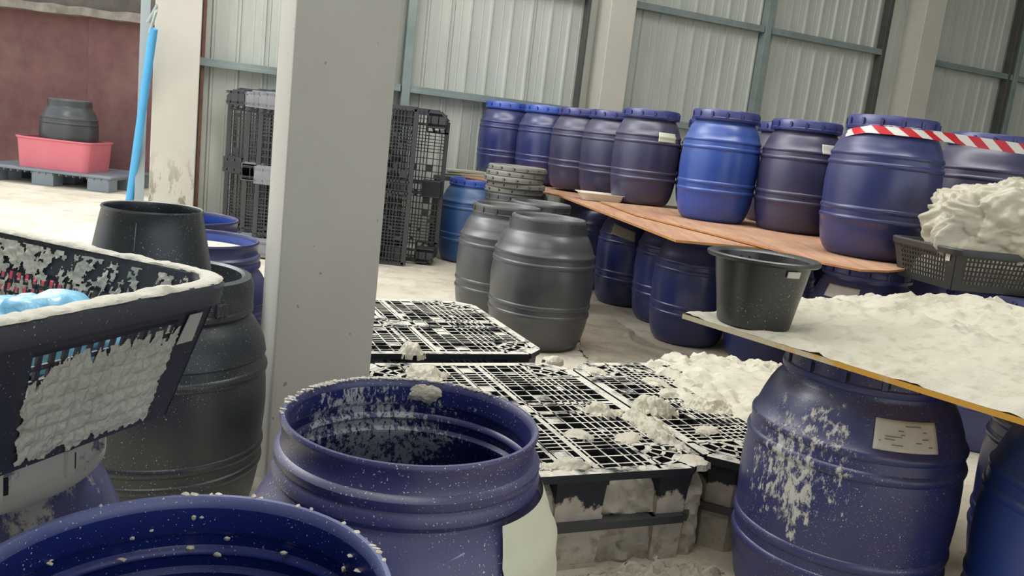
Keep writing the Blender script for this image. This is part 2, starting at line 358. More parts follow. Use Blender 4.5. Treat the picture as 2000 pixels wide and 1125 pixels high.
def lid_mesh(mat):           # screw ring: skirt with lugs and slots painted dark
    m = MB(); R = .205; n = 60
    m.lathe([(.188,-.004),(R,-.004),(R+.003,0),(R+.003,.012),(R-.001,.016),(R-.001,.052),(R-.006,.060),(R-.018,.062),(R-.024,.058),(R-.028,.046)], n)
    for k in range(14):
        a = 2*pi*(k+.3)/14; c_, s_ = cos(a), sin(a)
        def P(r, t, z): return (r*c_-t*s_, r*s_+t*c_, z)
        for t0, t1, r1, mi in ((-.006, .006, R+.0045, 0), (.006, .013, R+.001, 1)):
            za, zb = (.014, .046) if mi == 0 else (.018, .038)
            vs = [P(R-.01,t0,za),P(R-.01,t1,za),P(r1,t1,za),P(r1,t0,za),P(R-.01,t0,zb),P(R-.01,t1,zb),P(r1,t1,zb),P(r1,t0,zb)]
            m.add(vs, [(3,2,1,0),(4,5,6,7),(0,1,5,4),(1,2,6,5),(2,3,7,6),(3,0,4,7)], mi)
    return m.mesh('lid_ring', [mat, MSLOT], True)
def disc_mesh(mat):
    m = MB(); m.lathe([(.1805,.044),(.176,.046),(.172,.038),(.12,.038),(.115,.043),(.05,.043),(.0,.043)], 60); return m.mesh('lid_disc', mat, True)
BM, LM, DM = {}, {}, {}
def drum(label, x, y, z, D, Hh, bm, lm, group=None, rz=0., lid=.41, tilt=None):
    t = tag(empty('drum', (x, y, z), rz), label, 'drum', group)
    if bm not in BM: BM[bm] = body_mesh('drum_body', bm)
    if lm not in LM: LM[lm] = lid_mesh(lm); DM[lm] = disc_mesh(lm)
    b = place(BM[bm], 'body', t, sc=(D/.5, D/.5, Hh/.69))
    q = lid/.41
    place(LM[lm], 'lid_ring', t, (0, 0, Hh-.062), rz=random.uniform(0, 6), sc=(q, q, 1))
    place(DM[lm], 'lid_disc', t, (0, 0, Hh-.062), sc=(q, q, 1))
    if tilt: t.rotation_euler = (tilt[0], tilt[1], rz)
    t['D'] = D; t['H'] = Hh; return t
def patch(parent, th0, th1, z0, z1, D, Hh, mat, name='paper_label', skew=0., off=.003, label=None, zt=None, rf=None, jag=0, nu=14, nv=8):
    m = MB(); vs = []
    rf = rf or (lambda z: rad(z, D, Hh))
    for j in range(nv+1):
        for i in range(nu+1):
            u = i/nu; v = j/nv; th = radians(th0+(th1-th0)*u+skew*(v-.5)); z = z0+(z1-z0)*v+(zt or 0)*(u-.5)
            r = rf(z)+off; vs.append((r*cos(th), r*sin(th), z))
    w1 = nu+1
    fs = [(j*w1+i, j*w1+i+1, (j+1)*w1+i+1, (j+1)*w1+i) for j in range(nv) for i in range(nu)]
    m.add(vs, fs); o = m.build(name, mat, parent, True)
    if label: o['label'] = label
    mo = o.modifiers.new('s', 'SOLIDIFY'); mo.thickness = .0012; mo.offset = 1
    return o
BZ = .735
UG = 'blue drums standing on the plywood deck'
drum('violet-blue lidded drum at the left end of the upper row', -.22, 7.86, BZ, .50, .67, MNAVY, MLIDB, UG)
drum('second blue lidded drum from the left end of the upper row', .14, 7.53, BZ, .50, .665, MNAVY, MLIDB, UG)
drum('third drum from the left of the upper row, greyish navy, with a narrow visible strip', .42, 7.13, BZ, .49, .66, MNAVYD, MLIDN, UG)
drum('fourth drum from the left of the upper row, greyish navy, behind the white tray', .655, 6.76, BZ, .49, .655, MNAVYD, MLIDN, UG)
u5 = drum('tall dusty navy lidded drum right of the white tray, cream label at its right shoulder', .86, 6.27, BZ, .49, .675, MNAVYD, MLIDN, UG)
patch(u5, -80, -44, .455, .52, .49, .675, MCREAM)
u6 = drum('purplish drum half hidden behind the left side of the bright blue drum', 1.335, 6.2, BZ, .49, .65, MNAVYD, MLIDN, UG)
patch(u6, -172, -128, .465, .53, .49, .65, MCREAM)
bb = drum('bright blue barrel with navy lid in the middle of the upper row', 1.205, 5.40, BZ, .49, .68, MBRIGHT, MLIDN, UG)
drum('drum mostly hidden between the bright blue barrel and the navy one right of it', 1.75, 5.88, BZ, .48, .67, MNAVYD, MLIDN, UG)
u8 = drum('navy lidded drum just right of the bright blue barrel, small label at right shoulder', 1.655, 5.22, BZ, .485, .665, MNAVYD, MLIDN, UG)
patch(u8, -80, -56, .48, .535, .485, .665, MWHITE)
st_ = drum('big dusty blue drum with red and white tape under its lid', 1.726, 4.164, BZ, .53, .67, MNAVY, MLIDN, UG)
drum('drum peeking out behind the left side of the big taped drum', 1.985, 4.86, BZ, .50, .665, MNAVY, MLIDN, UG)
drum('navy drum at the right edge behind the plastic bag', 2.40, 4.52, BZ, .53, .665, MNAVYD, MLIDN, UG)
LG = 'blue drums standing under the plywood deck'
LH = .703
l3 = drum('leftmost clearly seen blue drum under the deck, brownish label at its shoulder', .827, 6.15, 0, .49, LH, MNAVY, MLIDN, LG)
patch(l3, -136, -92, .50, .57, .49, .703, simple('stained_paper', '#b8ae98', .7, '#a89c86', 9), zt=-.04, off=.008)
drum('narrowly seen navy drum under the deck between two wider drums', 1.051, 5.645, 0, .50, LH, MNAVY, MLIDN, LG)
drum('navy drum under the front corner of the orange deck board, left of the black bucket', 1.09, 5.1, 0, .49, .685, MNAVY, MLIDN, LG)
drum('navy drum with a bright blue lid showing above the rim of the black bucket', 1.485, 4.83, 0, .475, LH, MNAVY, MLIDB, LG)
l7 = drum('blue drum with a white label under the deck corner, behind the salt heap', 1.72, 4.12, 0, .50, .70, MNAVY, MLIDN, LG)
patch(l7, -160, -117, .535, .595, .50, .70, MWHITE)
drum('blue drum carrying the black mesh basket', 2.138, 3.70, 0, .50, .695, MNAVY, MLIDN, LG)
for x, y in ((.62, 6.75), (.55, 7.33), (.02, 7.85), (1.40, 6.15), (1.95, 5.3), (2.35, 4.75)):
    drum('blue drum standing in the dark under the plywood deck', x, y, 0, .49, LH, MNAVY, MLIDN, 'drums in the dark under the deck')
KG = 'black drums by the pallets'
drum('foremost black drum with a screw lid, standing beside the flat pallets', .157, 4.60, 0, .572, .71, MBLACKD, MBLACKL, KG)
drum('black lidded drum left of and behind the foremost black drum', -.085, 5.12, 0, .55, .705, MBLACKD, MBLACKL, KG)
drum('black drum of which only the lid shows, behind the two front black drums', .13, 5.72, 0, .55, .70, MBLACKD, MBLACKL, KG)
k4 = drum('black drum under the stack of weathered lids', -.07, 6.33, 0, .55, .70, MBLACKD, MBLACKL, KG)
for k in range(5):
    t = tag(empty('round_cover', (-.07+.012*sin(k*2.1), 6.33+.012*cos(k*1.7), .702+k*.040)), ['weathered grey drum lid at the bottom of the stack of lids', 'weathered grey drum lid, second from the bottom of the lid stack',
        'weathered grey drum lid in the middle of the lid stack', 'weathered grey drum lid, second from the top of the lid stack', 'weathered grey drum lid, topmost of the lid stack'][k], 'lid', 'stacked grey drum lids')
    if MGREYP not in LM: LM[MGREYP] = lid_mesh(MGREYP); DM[MGREYP] = disc_mesh(MGREYP)
    place(LM[MGREYP], 'lid_ring', t, rz=k, sc=(1.06, 1.06, .62)); place(DM[MGREYP], 'lid_disc', t, (0, 0, .006), sc=(1.06, 1.06, .62))
drum('teal-blue drum standing by the back wall behind the black drums', -.43, 7.3, 0, .54, .715, MTEAL, MLIDB, None)
rsp = splash('salt_splashed_navy_plastic', '#222a66', -.20, -.15, .44, .20, .26, .510, 60, (1, 1, .42))
rd = drum('large navy drum with splashed salt and a printed label, under the salt board', .90, 2.05, 0, .525, .698, rsp, MLIDN, None, lid=.395)
lb = patch(rd, -104, -68, .527, .592, .525, .698, MWHITE, label='white printed paper label')
for th, z, wd in ((-83, .582, 9), (-90, .571, 3), (-76, .571, 2), (-94, .558, 9), (-76, .557, 4), (-101, .548, 1), (-92, .541, 6), (-73, .541, 2), (-89, .563, 2), (-80, .549, 3), (-96, .552, 5)):
    patch(lb, th-wd/2, th+wd/2, z-.0009, z+.0009, .525, .698, MINK, name='print_line', off=.0050, nu=4, nv=1)
drum('blue drum in the lower right corner under the salt board', 1.355, 1.80, 0, .46, .695, MBRIGHT, MLIDN, None)
drum('blue drum carrying the far end of the salt board', 1.60, 2.22, 0, .48, .695, MNAVY, MLIDN, None)
cr = splash('salt_smeared_blue_plastic', '#2c3a78', .1, -.1, .62, .34, .14, .49, 22, (1, 1, .6), '#c6c4ba', .4)
crl = splash('salt_smeared_lid_plastic', '#3a4068', 0, 0, .03, .6, .6, .47, 22, (1, 1, 1), '#bdbbb0', .4)
drum('blue salt-smeared drum under the large black crate at the left edge', -.70, .975, 0, .50, .712, cr, crl, None, lid=.405)

# open drums (no lid): double-walled rim, threads outside and inside
def open_body(D, Hh, n=72):
    R = D/2; k = Hh
    o = [(r*R, z*k) for r, z in BODY[:29]]
    sh = [(.945,.765),(.905,.80),(.855,.833),(.815,.852),(.800,.862),(.812,.872),(.826,.876),(.828,.893),(.812,.902),(.806,.906),(.818,.912),(.820,.928),(.803,.936),(.785,.940),(.778,.948),(.778,.985),(.792,.992),(.794,.998),(.785,1.004),(.765,1.004),(.752,.998),(.748,.985)]
    o += [(r*R, z*k) for r, z in sh]
    i = [(.745,.945),(.748,.940),(.772,.930),(.775,.912),(.755,.905),(.752,.898),(.778,.888),(.780,.872),(.76,.862),(.765,.85),(.84,.80),(.90,.74),(.93,.66),(.955,.5),(.945,.33),(.91,.18),(.85,.08),(.70,.035),(0,.03)]
    inn = [(r*R, z*k) for r, z in i]
    m = MB(); m.lathe(o, n, 0); m.lathe([o[-1]]+inn, n, 1); return m
def open_drum(label, x, y, D, Hh, mo, mi, group=None):
    t = tag(empty('open_drum', (x, y, 0)), label, 'drum', group)
    open_body(D, Hh).build('body', [mo, mi], t, True); return t
d1in = splash('salt_spattered_inside', '#1b2468', -.10, .16, .53, .27, .30, .510, 120, (1, 1, .5), '#c2c6c6', .2)
d1 = open_drum('open dusty violet-blue drum in the centre foreground, salt spattered inside', -.132, 1.262, .505, .67, MVIOLET, d1in)
m = MB(); 
def blob(m, cx, cy, cz, rx, ry, rz, amp=.35, sc=9, sub=3, seed=0, mi=0, flat=None):
    import bmesh
    bm = bmesh.new(); bmesh.ops.create_icosphere(bm, subdivisions=sub, radius=1)
    vs = []
    for v in bm.verts:
        p = v.co; d = 1+amp*fbm((p.x*rx*sc+seed, p.y*ry*sc, p.z*rz*sc+seed), 4)
        q = Vector((cx+p.x*rx*d, cy+p.y*ry*d, cz+p.z*rz*d))
        if flat is not None and q.z < flat: q.z = flat
        vs.append(q)
    fs = [tuple(v.index for v in f.verts) for f in bm.faces]; bm.free(); m.add(vs, fs, mi)
blob(m, .0, .190, .652, .036, .009, .018, .3, 40, 4, 3); m.build('salt_clump', MSALT, d1, True)
m = MB()
for k in range(150):
    a = radians(random.triangular(40, 200, 125)); q = random.uniform(.191, .200)
    blob(m, q*cos(a), q*sin(a), .673, random.uniform(.002,.008), random.uniform(.002,.005), random.uniform(.0015,.0035), .5, 90, 1, k)
tag(m.build('rim_salt', MSALT2, d1, True), kind='stuff')
# cream label that wraps the right shoulder
def d1lab():
    m = MB(); nu, nv = 16, 24; vs = []
    for j in range(nv+1):
        v = j/nv; z = .16+.42*v*1.0; t0 = -47+26*(abs(v-.85))**1.1
        for i in range(nu+1):
            th = radians(t0+(24-t0)*i/nu); t = z/.67; r = max(rad(z+dz, .505, .67) for dz in (-.02, -.01, 0, .01, .02))+.0035
            vs.append((r*cos(th), r*sin(th), z))
    w1 = nu+1; m.add(vs, [(j*w1+i, j*w1+i+1, (j+1)*w1+i+1, (j+1)*w1+i) for j in range(nv) for i in range(nu)])
    o = m.build('paper_label', MCREAM, d1, True); o['label'] = 'large cream label wrapped round the side'
d1lab()
m = MB(); pts = []
def on_d1(th, z): r = rad(z, .505, .67)+.001; return (r*cos(radians(th)), r*sin(radians(th)), z)
m.tube([on_d1(-60-i*1.6, .553-.002*i) for i in range(5)], .0014, 5)
m.tube([on_d1(-66.4-.4*i, .545-.008*i) for i in range(3)], .0014, 5)
m.tube([on_d1(-67+8*sin(pi*i/11), .529-.048*i/11) for i in range(12)], .0014, 5)
m.build('scratched_mark', simple('scratched_plastic', '#9a9fc4', .6), d1)
bl = open_drum('open blue drum at the lower left edge of the picture, nearest the viewer', -.275, .725, .50, .67, plastic('pale_edge_blue_plastic', '#3a4788', '#9aa0c0', .5, .35, speck=.6), MBLUEIN)
m = MB()
for k in range(46):
    a = radians(random.uniform(20, 200)); q = random.random(); r, z = ((.196, .672) if q < .35 else (.187, random.uniform(.60, .65)))
    blob(m, r*cos(a), r*sin(a), z, random.uniform(.002,.007), random.uniform(.002,.005), random.uniform(.001,.004), .5, 90, 1, k)
tag(m.build('salt_crumbs', MSALT, bl, True), kind='stuff')
ld = open_drum('charcoal open drum left of the pillar, with the upturned bucket on it', -.895, 2.13, .545, .67, MCHAR, MCHAR)
m = MB(); m.lathe([(.213,.60),(.222,.60),(.224,.607),(.224,.655),(.216,.676),(.200,.680),(.192,.674),(.190,.63),(.208,.62)], 60)
m.build('collar', MCHAR, ld, True)
m = MB(); m.lathe([(.201,.628),(.18,.630),(0,.630)], 48); m.build('inner_lid', MCHAR, ld, True)
m = MB(); m.box(.205, -.02, .60, .232, .012, .635); o = bev(m.build('clasp', MCHAR, ld)); o.rotation_euler.z = radians(-30)
lb2 = open_drum('blue open drum filled with white powder, between the charcoal drum and the pillar', -1.055, 2.76, .50, .67, MNAVY, MLIDB)
m = MB(); m.lathe([(.192,.632),(.15,.640),(.08,.645),(0,.648)], 40)
m.build('powder_fill', MSALT, lb2, True)
open_drum('farther small blue open drum behind the upturned bucket', -1.28, 3.22, .50, .67, MNAVY, MLIDB)

# ------------------------------------------------------------ plywood deck boards
def board(label, outline, z, th, mt, me_, cat='board', warp=None, group=None, name='plywood_board'):
    m = MB(); n = len(outline); W_ = warp or (lambda x, y: 0)
    cx = sum(p[0] for p in outline)/n; cy = sum(p[1] for p in outline)/n
    # densify
    ring = []
    for i in range(n):
        a = outline[i]; b = outline[(i+1) % n]; L = math.hypot(b[0]-a[0], b[1]-a[1]); k = max(1, int(L/.12))
        ring += [(a[0]+(b[0]-a[0])*j/k, a[1]+(b[1]-a[1])*j/k) for j in range(k)]
    N = len(ring); rings = 8; vs = []
    for s in range(rings):
        f = 1-s/rings
        for p in ring: x = cx+(p[0]-cx)*f; y = cy+(p[1]-cy)*f; vs.append((x, y, z+W_(x, y)))
    vs.append((cx, cy, z+W_(cx, cy))); T = len(vs)
    vs += [(v[0], v[1], v[2]-th) for v in vs[:T]]
    fs = []; mi = []
    for s in range(rings-1):
        for i in range(N):
            j = (i+1) % N; fs.append((s*N+i, s*N+j, (s+1)*N+j, (s+1)*N+i)); mi.append(0)
            fs.append((T+s*N+j, T+s*N+i, T+(s+1)*N+i, T+(s+1)*N+j)); mi.append(0)
    for i in range(N):
        j = (i+1) % N; b = (rings-1)*N
        fs.append((b+i, b+j, T-1)); mi.append(0); fs.append((T+b+j, T+b+i, 2*T-1)); mi.append(0)
        fs.append((i, T+i, T+j, j)); mi.append(1)
    area_ = sum(outline[i][0]*outline[(i+1) % n][1]-outline[(i+1) % n][0]*outline[i][1] for i in range(n))
    if area_ < 0: fs = [tuple(reversed(f)) for f in fs]
    m.v = vs; m.f = fs; m.mi = mi
    return tag(m.build(name, [mt, me_]), label, cat, group)
board('orange plywood board at the far left end of the deck, under the first drums', [(-.70, 7.70), (.27, 6.40), (1.05, 6.9), (.40, 8.15), (-.25, 8.02)], .717, .012, MPLY, MPLYE, group='deck boards')
board('orange plywood board with the pointed front corner, under the white tray', [(.26, 6.42), (.75, 4.02), (1.20, 4.12), (1.6, 4.9), (1.5, 6.75)], .722, .012, MPLY, MPLYE, group='deck boards', warp=lambda x, y: -.002)
board('warped reddish plywood board under the bright blue drum and the taped drum', [(.70, 5.15), (1.03, 4.42), (1.19, 4.04), (1.27, 3.86), (1.33, 3.64), (1.45, 3.54), (1.60, 3.62), (1.82, 3.86), (2.0, 4.05), (2.85, 4.5), (2.1, 6.3), (.55, 6.0)], .733, .009, MPLY, MPLYE, group='deck boards',
      warp=lambda x, y: 0)
# salt board
A = Vector((.452, 2.177)); u = Vector((.62, -.785)).normalized(); v = Vector((-u.y, u.x))
def sb(a, b, z=0): p = A+u*a+v*b; return (p.x, p.y, z)
board('salt-covered plywood board lying across drum tops at the right', [sb(0, 0)[:2], sb(1.9, 0)[:2], sb(1.9, 1.2)[:2], sb(0, 1.2)[:2]], .712, .012, MYEL, MYEL, name='salt_board')
m = MB(); NU, NV = 150, 100; vs = []
def pile_h(a, b):
    e = min(a/.05, b/.035, (1.2-b)/.05, (1.9-a)/.1)+fbm((a*9, b*9, 0), 4)*1.0
    x, y = A.x+u.x*a+v.x*b, A.y+u.y*a+v.y*b
    h = .016+.012*fbm((a*5, b*5, 1), 5)
    for (ha, hb, ra, rb, hh) in ((.45,.42,.10,.09,.02),(.62,.62,.12,.10,.028),(.72,.30,.10,.08,.018),(.30,.48,.10,.06,.012),)+ ((.38, .72, .28, .30, .050), (.62, 1.02, .30, .22, .050), (.80, .45, .22, .24, .035), (1.2, .55, .35, .3, .05), (.95, .95, .3, .25, .035), (.55, .30, .16, .14, .018)):
        d = ((a-ha)/ra)**2+((b-hb)/rb)**2; h += hh*math.exp(-d)*(1+.35*fbm((a*7, b*7, 4), 4))
    h += .030*max(0, noise.ridged_multi_fractal(Vector((a*6, b*6, 2)), .8, 2, 4, 1, 2)-1.0)*smoothstep(.2, .5, b)
    td = math.hypot(x-.625, y-2.135); h *= smoothstep(.06, .16, td)*.9+.1
    return max(-.001, h*smoothstep(0, 1.3, e))
for j in range(NV+1):
    for i in range(NU+1):
        a = 1.9*i/NU; b = 1.2*j/NV; vs.append(sb(a, b, .7125+pile_h(a, b)))
m.add(vs, [(j*(NU+1)+i, j*(NU+1)+i+1, (j+1)*(NU+1)+i+1, (j+1)*(NU+1)+i) for j in range(NV) for i in range(NU)])
tag(m.build('salt_heap', MSALT, smooth=True), 'broad heap of damp white salt spread over the board at the right', 'salt')

# ------------------------------------------------------------ pallets
PXW, PYD, PH = 1.05, 1.0, .14
def deck_mesh(name, mat, w, d, corners=(1,1,1,1), solids=True, seed=0):
    rnd = random.Random(seed); m = MB(); T = .022; z0 = PH-T; z1 = PH; C_ = .17
    hw, hd = w/2, d/2
    def bad(x, y):
        for k, (sx, sy) in enumerate(((-1,-1),(1,-1),(1,1),(-1,1))):
            if corners[k] and (hw-x*sx < C_) and (hd-y*sy < C_): return True
        return False
    def lines(half):
        xs = []; x = -half+.05
        while x < half-.03:
            xs.append(x); ax = abs(x)
            x += .026 if (half*.42 < ax+.013 < half*.80) else .052
        return xs
    X = lines(hw); Y = lines(hd)
    def run(fixed, half, isx):
        seg = None; t = -half+.02; st = .05; pts = []
        while t < half-.02+1e-6:
            b = bad(fixed, t) if isx else bad(t, fixed)
            if not b: 
                if seg is None: seg = t
                last = t
            elif seg is not None: pts.append((seg, last)); seg = None
            t += .01
        if seg is not None: pts.append((seg, half-.02))
        return pts
    bw = .0062
    for x in X:
        for a, b in run(x, hd, True): m.box(x-bw/2, a, z0+rnd.uniform(0, .004), x+bw/2, b, z1)
    for y in Y:
        for a, b in run(y, hw, False): m.box(a, y-bw/2, z0, b, y+bw/2, z1-.0005)
    ch = .07
    pr = [(-hw+ch*corners[0], -hd), (hw-ch*corners[1], -hd), (hw, -hd+ch*corners[1]), (hw, hd-ch*corners[2]), (hw-ch*corners[2], hd), (-hw+ch*corners[3], hd), (-hw, hd-ch*corners[3]), (-hw, -hd+ch*corners[0])]
    for a, b in zip(pr, pr[1:]+pr[:1]):
        if math.hypot(a[0]-b[0], a[1]-b[1]) < 1e-4: continue
        A_ = Vector((a[0]*.982, a[1]*.982, (z0+z1)/2)); B_ = Vector((b[0]*.982, b[1]*.982, (z0+z1)/2)); m.beam(A_, B_, .036, T)
    m.box(-hw+.02, -.055, z0, hw-.02, -.035, z1); m.box(-hw+.02, .035, z0, hw-.02, .055, z1)
    m.box(-.055, -hd+.02, z0, -.037, hd-.02, z1); m.box(.037, -hd+.02, z0, .055, hd-.02, z1)
    m.box(-.06, -.06, z0+.004, .06, .06, z1-.001)
    for sx, sy, k in ((-1,-1,0),(1,-1,1),(1,1,2),(-1,1,3)):
        if not corners[k]: continue
        cx, cy = sx*(hw-C_), sy*(hd-C_)
        for rr in (.055, .10, .145):
            N = 8; P_ = [Vector((cx+sx*rr*cos(pi/2*i/N), cy+sy*rr*sin(pi/2*i/N), (z0+z1)/2)) for i in range(N+1)]
            for a, b in zip(P_, P_[1:]): m.beam(a, b, .011 if rr > .06 else .02, T)
        for ang in (8, 32, 58, 82):
            a = radians(ang); m.beam(Vector((cx+sx*.06*cos(a), cy+sy*.06*sin(a), (z0+z1)/2)), Vector((cx+sx*.145*cos(a), cy+sy*.145*sin(a), (z0+z1)/2)), .009, T)
        m.beam(Vector((cx, cy, z1-.011)), Vector((cx+sx*.17, cy, z1-.011)), .012, T); m.beam(Vector((cx, cy, z1-.011)), Vector((cx, cy+sy*.17, z1-.011)), .012, T)
        c3 = [(cx+sx*.155, cy+sy*.155), (cx+sx*.155, cy+sy*.07), (cx+sx*.10, cy+sy*.10), (cx+sx*.07, cy+sy*.155)]
        a_, b_ = (cx+sx*.155, cy+sy*.155), (cx+sx*.09, cy+sy*.09)
        m.beam(Vector((*b_, z1-.011)), Vector((cx+sx*.13, cy+sy*.13, z1-.011)), .06, T*.9)
    if solids:      # closed cells of the moulding
        for i in range(len(X)-1):
            for j in range(len(Y)-1):
                if X[i+1]-X[i] > .04 and Y[j+1]-Y[j] > .04 and not bad(X[i], Y[j]) and not bad(X[i+1], Y[j+1]) and (i*2+j*3) % 7 == 0:
                    m.box(X[i], Y[j], z0+.006, X[i+1], Y[j+1], z1-.002)
                elif (i*5+j*7+seed) % 11 == 0 and not bad(X[i], Y[j]) and not bad(X[i+1], Y[j+1]) and rnd.random() < .6:
                    m.box(X[i], Y[j], z0+.006, X[i+1], Y[j+1], z1-.003)
    return m.mesh(name, mat)
def foot_mesh(mat, w=.15, d=.13, cx=0, cy=0):
    m = MB(); z = PH-.022
    if cx:
        k = .055; P_ = [(-w/2,-d/2),(w/2,-d/2),(w/2,d/2),(-w/2,d/2)]; Q = []
        for x, y in P_:
            if x*cx > 0 and y*cy > 0:
                e = [(x-cx*k, y), (x, y-cy*k)]; 
                if cx*cy > 0: e = e[::-1]
                Q += e
            else: Q.append((x, y))
        n = len(Q); m.add([(x*.95, y*.95, 0) for x, y in Q]+[(x, y, z) for x, y in Q], [tuple(reversed(range(n))), tuple(range(n, 2*n))]+[(i, (i+1) % n, n+(i+1) % n, n+i) for i in range(n)])
        return m.mesh('foot', mat)
    vs = [(-w/2,-d/2),(w/2,-d/2),(w/2,d/2),(-w/2,d/2)]
    pts = [(x*.92, y*.92, 0) for x, y in vs]+[(x, y, z) for x, y in vs]
    m.add(pts, [(0,3,2,1),(4,5,6,7),(0,1,5,4),(1,2,6,5),(2,3,7,6),(3,0,4,7)])
    m.box(-w/2-.003, -d/2-.003, z-.02, w/2+.003, d/2+.003, z); m.box(-w*.46-.004, -d*.46-.004, 0, w*.46+.004, d*.46+.004, .010)
    return m.mesh('foot', mat)
def skid_mesh(mat, L):
    m = MB(); m.box(-L/2, -.05, 0, L/2, -.03, .012); m.box(-L/2, .03, 0, L/2, .05, .012)
    k = -L/2
    while k < L/2: m.box(k, -.05, 0, k+.008, .05, .012); k += .06
    return m.mesh('skid', mat)
def pallet(label, loc, ang, mdeck, mfoot, w=PXW, d=PYD, corners=(1,1,1,1), group=None, seed=0, mat4=None, skids=False, matrix=None, cat='pallet'):
    t = tag(empty('plastic_pallet', loc, ang), label, cat, group)
    place(deck_mesh('deck_grid', mdeck, w, d, corners, True, seed), 'deck_grid', t)
    fm = foot_mesh(mfoot)
    for i in (-1, 0, 1):
        for j in (-1, 0, 1): place(foot_mesh(mfoot, cx=i, cy=j) if (i and j and corners[{(-1,-1):0,(1,-1):1,(1,1):2,(-1,1):3}[(i, j)]]) else fm, 'foot', t, (i*(w/2-.085), j*(d/2-.075), 0))
    if skids:
        sm = skid_mesh(mfoot, w-.02)
        for j in (-1, 0, 1): place(sm, 'skid', t, (0, j*(d/2-.075), 0))
    if matrix is not None: t.matrix_world = matrix
    return t
def at_corner(fr, w, d):      # centre of a pallet from its front right corner
    c_ = Vector(fr)-WD*(w/2)-WN*(d/2); return c_
def flat(fr, w, d, n, label, group, seed, mf=MSIDE):
    c_ = at_corner(fr, w, d)
    for k in range(n):
        top = k == n-1
        pallet(label+(', on top of another' if top else ', under the top one'), (c_.x, c_.y, k*PH), WANG, MCRUST if top else MBLK, (mf if top or mf is MBLK else MDUST), w, d, group=group, seed=seed+k)
    return c_
PG = 'salt-crusted black pallets laid flat'
cF = flat((.615, 2.25), .80, .99, 2, 'black salt-crusted plastic pallet nearest the viewer in the centre', PG, 1)
cR = flat((.615+.915*1.08, 2.25+.403*1.08), 1.05, .99, 2, 'black plastic pallet right of the central one, half covered by salt', PG, 3)
cB = flat((.165, 3.285), .98, .93, 2, 'black salt-crusted plastic pallet beside the foremost black drum', PG, 5, MBLK)
# dusty boards closing the pallet stack's front openings
t = tag(empty('packed_salt'), 'dirty packed salt filling the front openings of the central pallet stack', 'salt')
fl = Vector((.615, 2.25))
def fr_pt(s, d, z): p = fl-WD*s+(-WN)*d; return Vector((p.x, p.y, z))
m = MB(); vs = []; nu, nv = 70, 22
for j in range(nv+1):
    for i in range(nu+1):
        s = .845*i/nu; z = .0+.255*j/nv; dent = .016*fbm((s*14, z*14, 3), 4)+.008*sin(s*60)*sin(z*110)
        vs.append(fr_pt(s, .018+.012-dent+.05*smoothstep(.2, .26, z), z))
m.add(vs, [(j*(nu+1)+i, (j+1)*(nu+1)+i, (j+1)*(nu+1)+i+1, j*(nu+1)+i+1) for j in range(nv) for i in range(nu)])
m.build('salt_face', MDUST, t, True)
# loose salt on the pallets
def heap(label, cx, cy, z, rx, ry, h, ang=0, seed=0, mat=MSALT, group=None, n=46, cat='salt', name='salt_clump', rough=.28, sc=1.):
    m = MB(); vs = []
    for j in range(n+1):
        for i in range(n+1):
            a = -1+2*i/n; b = -1+2*j/n; r = math.hypot(a, b)
            x = a*rx; y = b*ry
            hh = h*smoothstep(1.0, .25, r+.45*fbm((x*14*sc+seed, y*14*sc, seed), 4))*(1+rough*fbm((x*22*sc, y*22*sc, seed+3), 5))
            X_ = x*cos(ang)-y*sin(ang); Y_ = x*sin(ang)+y*cos(ang); vs.append((X_, Y_, hh if hh > .0015 else -.016))
    fs = []
    for j in range(n):
        for i in range(n):
            q = (j*(n+1)+i, j*(n+1)+i+1, (j+1)*(n+1)+i+1, (j+1)*(n+1)+i)
            if max(vs[k][2] for k in q) > .0015: fs.append(q)
    m.add(vs, fs); o = m.build(name, mat, smooth=True, loc=(cx, cy, z)); return tag(o, label, cat, group)
PT = 2*PH
heap('wide sheet of salt covering the back of the right pallet', .99, 3.10, PT-.004, .46, .52, .034, WANG+.1, 2, rough=.15, name='salt_sheet')
heap('rounded lump of salt on the seam between the two front pallets', .51, 2.70, PT-.003, .085, .075, .045, 0, 11)
heap('lump of salt on the middle cross bar of the central pallet', .325, 2.63, PT-.003, .075, .06, .028, .4, 23)
heap('long ridge of salt along the gap between the front pallets', .485, 2.50, PT-.006, .055, .21, .030, WANG-.0, 31, rough=.6)
heap('flat patch of salt at the front right corner of the central pallet', .565, 2.285, PT-.003, .06, .05, .006, WANG, 37)
heap('lump of salt at the left front of the central pallet', .20, 2.115, PT-.003, .09, .040, .022, WANG, 41)
heap('small salt lump at the seam left of the central pallet', -.26, 2.80, PT-.003, .08, .07, .028, 0, 43)
heap('small salt lump on the back pallet near the pillar', -.34, 3.08, PT-.003, .06, .05, .035, 0, 47)
heap('salt lump at the front edge of the right pallet near the drum', .90, 2.62, PT-.003, .09, .07, .025, .5, 53)
heap('salt lump in the middle of the right pallet', .72, 2.80, PT-.003, .10, .07, .03, .2, 57)
heap('small salt lump at the back corner of the right pallet below the navy drum', 1.12, 3.47, PT-.003, .09, .05, .03, .2, 59)
for k, (x, y) in enumerate(((.60, 2.9), (.80, 2.5), (.66, 2.55), (.24, 2.38), (.40, 2.40), (.86, 2.78), (.35, 3.1), (.20, 3.2), (.56, 3.05))):
    heap('crumbling bit of white salt lying on the flat pallets', x, y, PT-.003, random.uniform(.04, .07), random.uniform(.03, .05), random.uniform(.010, .02), k, 60+k*3, n=26, group='small bits of salt on the pallets')

